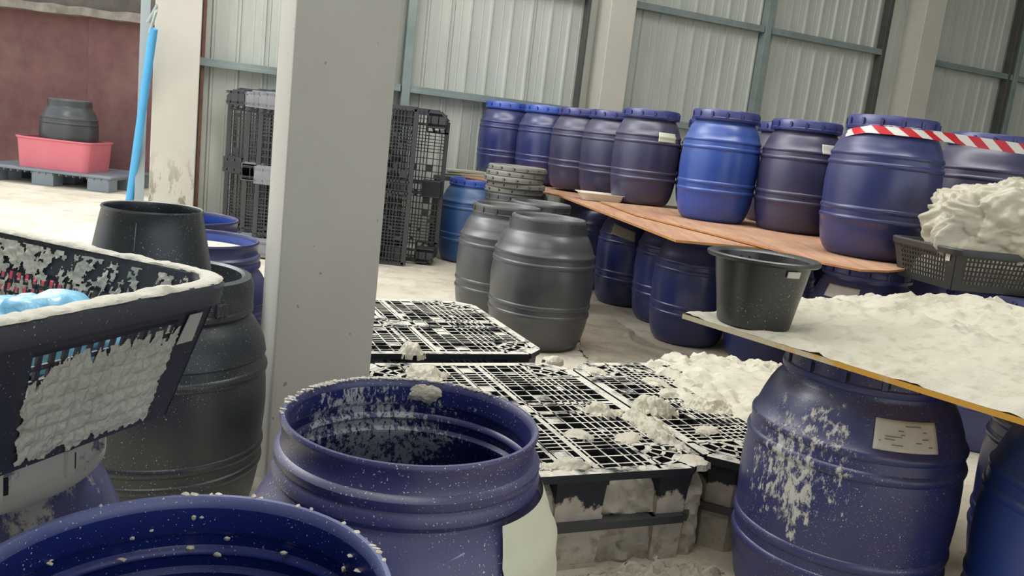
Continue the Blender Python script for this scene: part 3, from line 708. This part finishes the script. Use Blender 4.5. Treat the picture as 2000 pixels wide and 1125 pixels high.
# upright pallets by the wall
def upright(label, x, y, yaw, w=1.1, hgt=1.24, corners=(1,1,1,1), flip=False, group='upright pallets by the back wall', seed=0, mfoot=MBLK):
    # local x -> horizontal, local y -> up, local z -> out of the face
    n = Vector((sin(yaw), -cos(yaw), 0)); 
    if not flip: ax = Vector((cos(yaw), sin(yaw), 0)); zz = n
    else: ax = -Vector((cos(yaw), sin(yaw), 0)); zz = -n
    M_ = Matrix((ax, Vector((0, 0, 1)), zz)).transposed().to_4x4(); M_.translation = Vector((x, y, hgt/2+.001))
    return pallet(label, (0, 0, 0), 0, MBLK, mfoot, w, hgt, corners, group, seed, skids=True, matrix=M_)
LB_ = simple('grey_reflection_plastic', '#8e9096', .5, '#77797f', 8)  # light reflected off black pallet feet, put in as grey colour
# (x, y) is the middle of the pallet's foot line; left edges stagger towards the pillar
upright('outermost of the black pallets standing upright left of the pillar', -2.49+.45, 6.98, 0.03, w=.9, corners=(1,1,1,1), flip=True, seed=11)
upright('middle one of the three black pallets standing upright left of the pillar', -2.15+.375, 6.42, 0.03, w=.75, flip=True, seed=12, mfoot=LB_)
upright('inner one of the three black pallets standing upright left of the pillar', -1.99+.375, 6.22, 0.03, w=.75, flip=True, seed=13, mfoot=LB_)
upright('black pallet with see-through chamfered corner, standing upright right of the pillar', -.655-.55, 6.80, 0, flip=True, seed=14)
upright('black square-edged grid pallet standing upright just right of the pillar', -.875-.45, 6.76, 0, w=.9, corners=(0,0,0,0), group='upright pallets by the back wall', seed=15)
upright('black pallet hidden behind the square-edged grid pallet right of the pillar', -.93-.3, 7.10, 0, w=.6, corners=(0,0,0,0), seed=16)
# low rack with pale boxes behind
t = tag(empty('storage_rack', (-.58, 7.62, 0), WANG), 'dark low rack by the back wall left of the teal drum', 'rack')
for z in (.30, .66): 
    m = MB(); m.box(-.22, -.08, z, .22, .08, z+.035); m.build('shelf', MDARKST, t)
m = MB()
for sx in (-.2, .2):
    for sy in (-.06, .06): m.box(sx-.015, sy-.015, 0, sx+.015, sy+.015, .66)
m.build('frame', MDARKST, t)
mb_ = MB(); mb_.box(-.17, -.06, 0, .17, .06, .2); o = bev(mb_.build('pale_box', simple('pale_card', '#c9c3ab', .7, '#b3a98c', 5)), .01); o.location = (-.58, 7.62, .336); o.rotation_euler.z = WANG; tag(o, 'pale box on the lower shelf of the dark rack', 'box')
for k in range(3):
    mb_ = MB(); mb_.box(-.2, -.07, 0, .2, .07, .022); o = bev(mb_.build('pale_sheet', simple('pale_green_board', '#bcbfa8', .6, '#a9ad98', 5)), .004); o.location = (-.56+.01*k, 7.62, .696+k*.024); o.rotation_euler.z = WANG+.06*k
    tag(o, ['lowest of the three pale boards stacked on the rack', 'middle one of the three pale boards on the rack', 'top one of the three pale boards on the rack'][k], 'board', 'pale boards on the rack')

# ------------------------------------------------------------ buckets, tray
def bucket(name, label, loc, prof, mat, extra=None, cat='bucket'):
    t = tag(empty(name, loc), label, cat); m = MB(); m.lathe(prof, 64); m.build('shell', mat, t, True); return t
bk = bucket('bucket', 'black round bucket with a small label, standing on the salt board', (.625, 2.135, .716),
    [(0,.004),(.082,.004),(.089,0),(.092,.006),(.101,.06),(.112,.12),(.118,.158),(.119,.163),(.124,.164),(.136,.166),(.141,.170),(.141,.176),(.136,.179),(.122,.177),(.114,.172),(.109,.14),(.096,.06),(.086,.012),(0,.010)], MTUB)
patch(bk, -76, -58, .142, .158, 0, 0, MWHITE, rf=lambda z: .112+(z-.12)*.16+.001)
m = MB()
for a in (78, 92, 104):
    q = radians(a); m.beam(Vector((.113*cos(q), .113*sin(q), .11)), Vector((.115*cos(q), .115*sin(q), .16)), .004, .012)
m.build('inner_rib', MTUB, bk)
ub = bucket('bucket', 'charcoal bucket with an open bottom, upturned on the charcoal drum', (-.925, 2.12, .632),
    [(.155,.0),(.160,.002),(.158,.01),(.150,.03),(.140,.09),(.127,.16),(.119,.200),(.121,.204),(.119,.208),(.115,.206),(.113,.20),(.122,.16),(.135,.09),(.146,.03),(.152,.004),(.155,0)], MCHAR)
m = MB(); m.tube([(.1425*cos(-1.45), .1425*sin(-1.45), .05), (.131*cos(-1.45), .131*sin(-1.45), .14), (.125*cos(-1.45), .125*sin(-1.45), .18)], .0012, 6); m.build('mould_seam', simple('scuffed_plastic', '#7c8084', .5), ub)
def tray_mesh(w, d, h, r, t, flare):
    m = MB(); vs = []; N = 8
    def ring(w, d, r, z):
        o = []
        for cx, cy, a0 in ((w/2-r, d/2-r, 0), (-w/2+r, d/2-r, 90), (-w/2+r, -d/2+r, 180), (w/2-r, -d/2+r, 270)):
            for k in range(N+1): a = radians(a0+90*k/N); o.append((cx+r*cos(a), cy+r*sin(a), z))
        return o
    rs = [ring(w-flare*2, d-flare*2, r*.7, 0), ring(w-flare, d-flare, r*.85, h*.5), ring(w, d, r, h*.93), ring(w+.03, d+.03, r+.01, h*.95), ring(w+.03, d+.03, r+.01, h),
          ring(w-.004, d-.004, r, h), ring(w-flare-t, d-flare-t, r*.85, h*.5), ring(w-flare*2-t, d-flare*2-t, r*.7, t)]
    for q in rs: vs += q
    n = len(rs[0]); fs = [(i*n+k, i*n+(k+1) % n, (i+1)*n+(k+1) % n, (i+1)*n+k) for i in range(len(rs)-1) for k in range(n)]
    fs += [tuple(reversed(range(n))), tuple((len(rs)-1)*n+k for k in range(n))]
    m.add(vs, fs); return m
o = tray_mesh(.33, .22, .055, .04, .004, .03).build('tray', MTRAY, smooth=True, loc=(.565, 6.20, .723)); o.rotation_euler.z = .15; tag(o, 'shallow white plastic tray on the orange deck board', 'tray')

# ------------------------------------------------------------ crates
def crate(name, label, corner, ua, ub_, La, Lb, z0, z1, ins, mat, step=.017, bar=.006, cat='crate', holes_lo=.03, holes_hi=.045, salt_rim=False, marg=.06, a0end=None):
    t = tag(empty(name, (corner[0], corner[1], z0)), label, cat)
    ua = Vector((*ua, 0)).normalized(); ub_ = Vector((*ub_, 0)).normalized(); H_ = z1-z0
    def P(a, b, z):     # a along ua, b along ub; walls taper inwards to the bottom
        f = ins*(1-z/H_); aa = f+(La-2*f)*a/La; bb = f+(Lb-2*f)*b/Lb
        return ua*aa+ub_*bb+Vector((0, 0, z))
    sides = {'a0': lambda s, z: P(s, 0, z), 'aL': lambda s, z: P(s, Lb, z), 'b0': lambda s, z: P(0, s, z), 'bL': lambda s, z: P(La, s, z)}
    for k, fn in sides.items():
        L = La if k[0] == 'a' else Lb; m = MB(); end = a0end if (k == 'a0' and a0end) else L-marg
        nrm = (ub_ if k[0] == 'a' else ua)
        def quadbox(s0, s1, za, zb):
            p = [fn(s0, za), fn(s1, za), fn(s1, zb), fn(s0, zb)]; q = [x+nrm*(.004 if k[1] == '0' else -.004) for x in p]
            f = [(0,1,2,3),(7,6,5,4),(0,4,5,1),(1,5,6,2),(2,6,7,3),(3,7,4,0)]
            m.add(p+q, f if k in ('a0','bL') else f)
        quadbox(0, L, H_-holes_hi, H_); quadbox(0, L, 0, holes_lo); quadbox(0, marg, holes_lo, H_-holes_hi); quadbox(end, L, holes_lo, H_-holes_hi)
        s = marg
        while s < end: quadbox(s, s+bar, holes_lo, H_-holes_hi); s += step
        z = holes_lo+step*.6
        while z < H_-holes_hi: quadbox(marg, end, z, z+bar); z += step
        m.build('side_wall', mat, t)
    m = MB(); p = [P(0,0,.0), P(La,0,.0), P(La,Lb,.0), P(0,Lb,.0)]; q = [x+Vector((0,0,.005)) for x in p]
    m.add(p+q, [(0,1,2,3),(7,6,5,4),(0,4,5,1),(1,5,6,2),(2,6,7,3),(3,7,4,0)]); m.build('base', mat, t)
    # rounded rim
    r = .05; cs = []
    for (a, b, s0) in ((0,0,180),(La,0,270),(La,Lb,0),(0,Lb,90)):
        ca = a+(r if a == 0 else -r); cb = b+(r if b == 0 else -r)
        for k in range(7): an = radians(s0+90*k/6); cs.append((ca+(r+.012)*cos(an), cb+(r+.012)*sin(an)))
    ring = [ua*a+ub_*b for a, b in cs]; m = MB(); n = len(ring); prof = [(.0, -.026), (.006, -.026), (.010, -.004), (.006, .002), (-.018, .002), (-.022, -.006), (-.020,-.012), (-.003,-.012)]
    cen = ua*La/2+ub_*Lb/2; vs = []
    for p in ring:
        dvec = (p-cen); dvec = Vector((dvec.x, dvec.y, 0)).normalized()
        for o_, z_ in prof: vs.append(p+dvec*o_+Vector((0, 0, H_+z_)))
    K = len(prof); fs = [(i*K+j, i*K+(j+1) % K, ((i+1) % n)*K+(j+1) % K, ((i+1) % n)*K+j) for i in range(n) for j in range(K)]
    m.add(vs, fs); m.build('rim', mat, t, True)
    if salt_rim:
        m = MB(); pts = []
        for i in range(n):
            a = ring[i]; b = ring[(i+1) % n]; kk = max(1, int((b-a).length/.006))
            pts += [a.lerp(b, j/kk) for j in range(kk)]
        NN = len(pts); vs = []; 
        for i, p in enumerate(pts):
            dvec = (p-cen).normalized(); q = p*9
            wv = .0115+.0025*fbm((p.x*40, p.y*40, 1), 4); hv = max(.002, .005+.003*fbm((p.x*30, p.y*30, 5), 4))
            for a_, b_ in ((.3-wv*60/60, 0),):
                pass
            c0 = p-dvec*.006
            for k in range(7):
                an = pi*k/6; vs.append(c0+dvec*wv*cos(an)*1.15+Vector((0, 0, H_+.001+hv*sin(an)*(1+.3*fbm((p.x*90, p.y*90, k), 2)))))
        fs = [(i*7+j, i*7+j+1, ((i+1) % NN)*7+j+1, ((i+1) % NN)*7+j) for i in range(NN) for j in range(6)]
        m.add(vs, fs); m.build('salt_crust', MSALT2, t, True)
    return t, P
CU = (-.32, -.95); CV = (-.93, .37)
cz0, cz1 = .714, .895
crt, PC = crate('mesh_crate', 'large black mesh crate at the left edge, its rim caked with salt', (-.372, 1.07), CU, CV, .52, .62, cz0, cz1, .045, plastic('black_crate_plastic', '#2a2d38', '#74757c', .4, .45, speck=.5), salt_rim=True, holes_lo=.02, holes_hi=.048, marg=.058, a0end=.275)
# cake of salt pressed through the near side wall
CO = Vector((-.372, 1.07, cz0)); uA = Vector((*CU, 0)).normalized(); uB = Vector((*CV, 0)).normalized()
m = MB(); nu, nv = 240, 130; vs = []; keep = {}
for j in range(nv+1):
    for i in range(nu+1):
        s = .048+.235*i/nu; z = .004+.125*j/nv
        q = .0035*abs(sin(pi*s/.017))*abs(sin(pi*(z-.01)/.017))
        sp = (s-.048)/.235; zz = (z-.004)/.125
        top = .97-.30*smoothstep(.8, 1.0, sp)+.20*fbm((s*60, 0, 3), 3); bot = .03+.08*fbm((s*40, 7, 3), 3)
        e = min((top-zz)*7, (zz-bot)*9, (sp-.02+.02*fbm((z*60, 2, 2), 3))*16, (.985-sp+.05*fbm((z*30, 9, 2), 3))*10)
        keep[(i, j)] = e > 0
        p = PC(s, 0, z)-uB*(.0035+q*smoothstep(0, .6, e)+.003*fbm((s*60, z*60, 4), 3)); vs.append(p)
w1 = nu+1
m.add(vs, [(j*w1+i, j*w1+i+1, (j+1)*w1+i+1, (j+1)*w1+i) for j in range(nv) for i in range(nu) if all(keep[k] for k in ((i,j),(i+1,j),(i,j+1),(i+1,j+1)))])
m.build('salt_cake', MSALT2, crt, True)
# salt crust on the inner side of the far wall
m = MB(); vs = []; keep = {}; nu, nv = 320, 90
for j in range(nv+1):
    for i in range(nu+1):
        s = .01+.58*i/nu; z = .03+.145*j/nv
        e = fbm((s*40, z*40, 1), 6)*1.1+.06+.75*(s-.25)*0+(.35 if s > .3 else .12)*(z/.16)-.06-(.35 if .06 < s < .15 else 0)
        hole = (z < .13) and (s % .017 > .0075) and ((z-.01) % .017 > .0075) and s > .07
        keep[(i, j)] = e > -.02 and not hole
        vs.append(PC(0, s, z)+uA*(.0075+.004*fbm((s*50, z*50, 8), 3)))
w1 = nu+1
m.add(vs, [(j*w1+i, j*w1+i+1, (j+1)*w1+i+1, (j+1)*w1+i) for j in range(nv) for i in range(nu) if all(keep[k] for k in ((i,j),(i+1,j),(i,j+1),(i+1,j+1)))])
m.build('inner_salt_crust', MSALT2, crt, True)
# content of the crate
def crumple(name, label, loc, r, mat, cat='bag', seed=0, sub=5, amp=.28, ridge=.12, sc=2.2, flat_=None, rz=0, fold=.05):
    import bmesh
    bm = bmesh.new(); bmesh.ops.create_icosphere(bm, subdivisions=sub, radius=1)
    for v_ in bm.verts:
        p = v_.co.copy(); f = 1+amp*fbm(p*sc*.6+Vector((seed, 0, 0)), 3)
        w = p+.35*Vector((fbm(p*1.5+Vector((seed, 1, 0)), 2), fbm(p*1.5+Vector((seed, 5, 0)), 2), fbm(p*1.5+Vector((seed, 9, 0)), 2)))
        for k_, a_ in ((1, 1.), (2.1, .6), (4.6, .16)): f += ridge*a_*(min(.5, abs(noise.noise(w*sc*k_+Vector((0, seed, k_)))))**.8*2.2-.45)
        f += fold*(1-min(1, abs(noise.noise(Vector((w.x*2.6+seed, w.y*2.6, w.z*1.2))))*5))+fold*.6*(1-min(1, abs(noise.noise(Vector((w.x*2.2, w.y*5+seed, w.z*5))))*5))
        q = Vector((p.x*r[0]*f, p.y*r[1]*f, p.z*r[2]*f))
        if flat_ is not None: q.z = max(q.z, flat_)
        v_.co = q
    me = bpy.data.meshes.new(name); bm.to_mesh(me); bm.free(); me.materials.append(mat); me.shade_smooth()
    o = place(me, name, None, loc, rz); return tag(o, label, cat)
c_in = CO+uA*.26+uB*.31
crumple('blue_bag', 'pale blue plastic bag lying in the large crate', (-.565, 1.00, cz0+.10), (.085, .05, .050), MBAGL, seed=3, sub=4, amp=.2, rz=.1)
crumple('blue_bag', 'deep blue plastic bag at the left side inside the large crate', (-.68, .93, cz0+.10), (.06, .06, .055), MBAGD, seed=8, sub=4, amp=.2)
m = MB(); vs = []; n = 30
for j in range(n+1):
    for i in range(n+1):
        a = .05+.42*i/n; b = .05+.52*j/n; p = uA*a+uB*b; vs.append((p.x, p.y, .05+.02*fbm((a*9, b*9, 0), 4)+.05*smoothstep(.25, .5, b)*smoothstep(.4, .05, a)))
m.add(vs, [(j*(n+1)+i, j*(n+1)+i+1, (j+1)*(n+1)+i+1, (j+1)*(n+1)+i) for j in range(n) for i in range(n)])
tag(m.build('salt_bed', MSALT2, smooth=True, loc=(CO.x, CO.y, CO.z)), 'bed of grey-white salt inside the large crate', 'salt')
# grey tag at the crate's corner
m = MB(); p0 = PC(.014, 0, .100); 
def tagq(s, z): return PC(s, 0, z)-uB*.004
m.add([tagq(.020, .104), tagq(.050, .104), tagq(.046, .142), tagq(.022, .142)], [(0, 1, 2, 3)]); o = m.build('paper_tag', simple('grey_paper', '#b5b4ac', .6), crt); o.modifiers.new('s', 'SOLIDIFY').thickness = .001
# red tub on the floor behind the crate
o = tray_mesh(.62, .42, .20, .08, .008, .05).build('red_tub', simple('red_plastic', '#a8384a', .5, '#94303f', 5), smooth=True, loc=(-2.42, 4.05, 0)); o.rotation_euler.z = .2; tag(o, 'red plastic tub on the floor glimpsed through the large crate', 'tub')

# basket with bag at right
bsk, PB = crate('mesh_basket', 'black mesh basket on a blue drum at the right edge', (1.775, 3.435), (.98, .2), (-.2, .98), .62, .42, .698, .872, .035, plastic('black_basket_plastic', '#232526', '#6c6c68', .3, .45), step=.020, bar=.0075, cat='basket', holes_hi=.035, marg=.05)
ua_, ub2 = Vector((.98, .2, 0)).normalized(), Vector((-.2, .98, 0)).normalized()
m = MB()
m.add([PB(.006, 0, .118)-ub2*.005, PB(.006, 0, .142)-ub2*.005, PB(.006, 0, .142)-ub2*.005, PB(.006, 0, .118)-ub2*.005], [(0, 1, 2, 3)])
m = MB(); a0, a1 = .03, .058
m.add([PB(0, a0, .118)-ua_*.004, PB(0, a1, .118)-ua_*.004, PB(0, a1, .148)-ua_*.004, PB(0, a0, .148)-ua_*.004], [(3, 2, 1, 0)]); o = m.build('paper_label', MWHITE, bsk); o.modifiers.new('s', 'SOLIDIFY').thickness = .001
m = MB(); vs = []; n = 40
for j in range(n+1):
    for i in range(n+1):
        a = .05+.52*i/n; b = .05+.32*j/n; p = PB(a, b, .1); e = min(a-.05, .57-a, b-.05, .37-b)/.02
        vs.append((p.x, p.y, .01+smoothstep(0, 1, e)*(.085+.03*fbm((a*8, b*8, 0), 4))))
m.add(vs, [(j*(n+1)+i, j*(n+1)+i+1, (j+1)*(n+1)+i+1, (j+1)*(n+1)+i) for j in range(n) for i in range(n)])
tag(m.build('salt_bed', saltmat('brownish_salt', '#cfc3b4', '#ddd3c4', '#8f7a68', .7), smooth=True, loc=(1.775, 3.435, .698)), 'brownish salt seen through the mesh of the basket', 'salt')
crumple('plastic_bag', 'large cloudy plastic bag heaped on the black basket', (2.06, 3.66, .975), (.30, .20, .185), MCLEAR, seed=5, sub=6, amp=.30, ridge=.13, sc=1.5)
crumple('plastic_bag', 'smaller cloudy plastic bag end hanging over the rim of the basket', (2.26, 3.50, .90), (.13, .09, .10), MCLEAR, seed=15, sub=5, amp=.30, ridge=.14, sc=1.6)

# ------------------------------------------------------------ hazard tape
path = []
for k in range(30):
    th = radians(172+ (k*7.0)); r = rad(.595, .53, .67)+.004; path.append((Vector((1.726+r*cos(th), 4.164+r*sin(th), BZ+.612-.018*max(0, 1-k/7.)*2.0)), Vector((cos(th), sin(th), 0))))
    if 172+k*7 > 172+130: break
lp = path[-1][0]; end = Vector((5.2, 3.80, 1.30))
for k in range(1, 15): q = lp.lerp(end, k/14); q.z -= .02*sin(pi*k/14); path.append((q, Vector((.1, -1, 0))))
m = MB(); vs = []; L = 0; us = []
for i, (p, nn) in enumerate(path):
    if i: L += (p-path[i-1][0]).length
    us.append(L); tl = Vector((nn.x*.55, nn.y*.55, -1)).normalized() if i < len(path)-14 else Vector((0, 0, -1))
    wv = .048 if i < len(path)-14 else .048-.010*(i-(len(path)-15))/14
    vs += [p+Vector((0, 0, .012)), p+Vector((0, 0, .012))+tl*wv]
m.add(vs, [(2*i, 2*i+1, 2*i+3, 2*i+2) for i in range(len(path)-1)])
me = m.mesh('hazard_tape', MTAPE, True); uvl = me.uv_layers.new(name='UVMap')
for poly in me.polygons:
    for li in poly.loop_indices:
        vi = me.loops[li].vertex_index; uvl.data[li].uv = (us[vi//2]/.115, vi % 2)
o = place(me, 'hazard_tape'); tag(o, 'red and white striped tape stretched round the big drum on the deck', 'tape')

# ------------------------------------------------------------ yard things
t = tag(empty('plastic_pallet', (-5.23, 9.72, 0), -.0), 'grey plastic pallet outside, under the pink tub', 'pallet')
m = MB(); m.box(-.75, -.55, .145, .75, .55, .17); bev(m.build('deck', MGREYPAL, t), .006)
m = MB()
for k in range(20): m.box(-.72+k*.0757, -.56, .125, -.715+k*.0757, .56, .146)
m.build('rib', MGREYPAL, t)
fmg = MB(); fmg.box(-.12, -.1, 0, .12, .1, .146); fme = fmg.mesh('foot', MGREYPAL)
for i in (-1, 0, 1):
    for j in (-1, 0, 1): bev(place(fme, 'foot', t, (i*.61, j*.44, 0)), .008)
o = tray_mesh(.82, .62, .335, .10, .01, .025).build('pink_tub', MPINK, smooth=True, loc=(-5.22, 9.62, .171)); tag(o, 'pink plastic tub on the grey pallet outside', 'tub')
drum('dark grey drum standing in the pink tub outside', -5.19, 9.64, .182, .61, .765, MBLACKD, MBLACKL, None, lid=.45)
m = MB(); m.tube([(-3.27, 6.98, .0), (-3.197, 6.90, .321), (-2.915, 6.57, 1.60)], .032, 14); tag(m.build('blue_pipe', MBLUEP, smooth=True), 'light blue pipe leaning against the column at the left', 'pipe')
m = MB(); m.tube([(-2.94, 6.56, 1.56), (-2.89, 6.54, 1.72), (-2.88, 6.54, 1.77), (-2.95, 6.55, 1.64)], .012, 8); tag(m.build('wire_loop', simple('pale_wire', '#9fa8a8', .5), smooth=True), 'pale wire loop at the top of the leaning blue pipe', 'wire')

# ------------------------------------------------------------ sheets on the floor
def sheet(label, outline, amp, sc, seed, mat, z=.004, n=90):
    xs = [p[0] for p in outline]; ys = [p[1] for p in outline]; x0, x1, y0, y1 = min(xs), max(xs), min(ys), max(ys)
    def inside(x, y):
        c_ = False; k = len(outline)
        for i in range(k):
            a = outline[i]; b = outline[(i+1) % k]
            if (a[1] > y) != (b[1] > y) and x < (b[0]-a[0])*(y-a[1])/(b[1]-a[1])+a[0]: c_ = not c_
        return c_
    m = MB(); vs = []; ins = []
    for j in range(n+1):
        for i in range(n+1):
            x = x0+(x1-x0)*i/n; y = y0+(y1-y0)*j/n
            jx = .03*fbm((x*4, y*4, seed), 3)
            ins.append(inside(x+jx, y+jx)); w_ = x+.4*fbm((x*1.3, y*1.3, seed), 3)
            h_ = amp*max(0, noise.ridged_multi_fractal(Vector((w_*sc, y*sc*.6, seed)), .9, 2.1, 4, 1, 2)-.9)
            vs.append((x, y, z+h_))
    w1 = n+1; m.add(vs, [(j*w1+i, j*w1+i+1, (j+1)*w1+i+1, (j+1)*w1+i) for j in range(n) for i in range(n) if ins[j*w1+i] and ins[j*w1+i+1] and ins[(j+1)*w1+i] and ins[(j+1)*w1+i+1]])
    return tag(m.build('plastic_sheet', mat, smooth=True), label, 'sheet')
sheet('crumpled dusty plastic sheet on the floor between the black drum and the deck', [(.50, 5.9), (.36, 5.0), (.50, 3.75), (1.3, 4.15), (1.25, 4.5), (.85, 4.9), (.70, 5.5)], .022, 2.6, 3, MSHEET)
sheet('dirty wrinkled plastic sheet on the floor in front of the pallet stack', [(-.1, 1.55), (.62, 1.7), (.62, 2.18), (.55, 2.20), (.2, 2.03), (-.12, 1.9)], .022, 4.5, 9, MDUST)
heap('heap of dirty plastic and salt between the pallet stack and the navy drum', .78, 2.42, 0, .12, .10, .12, WANG, 77, MDUST, n=50, rough=.9, name='salt_clump')
heap('low drift of dirty salt at the foot of the pallet stack', .42, 2.06, 0, .30, .07, .035, WANG, 83, MDUST, n=50, rough=.9, name='salt_drift')
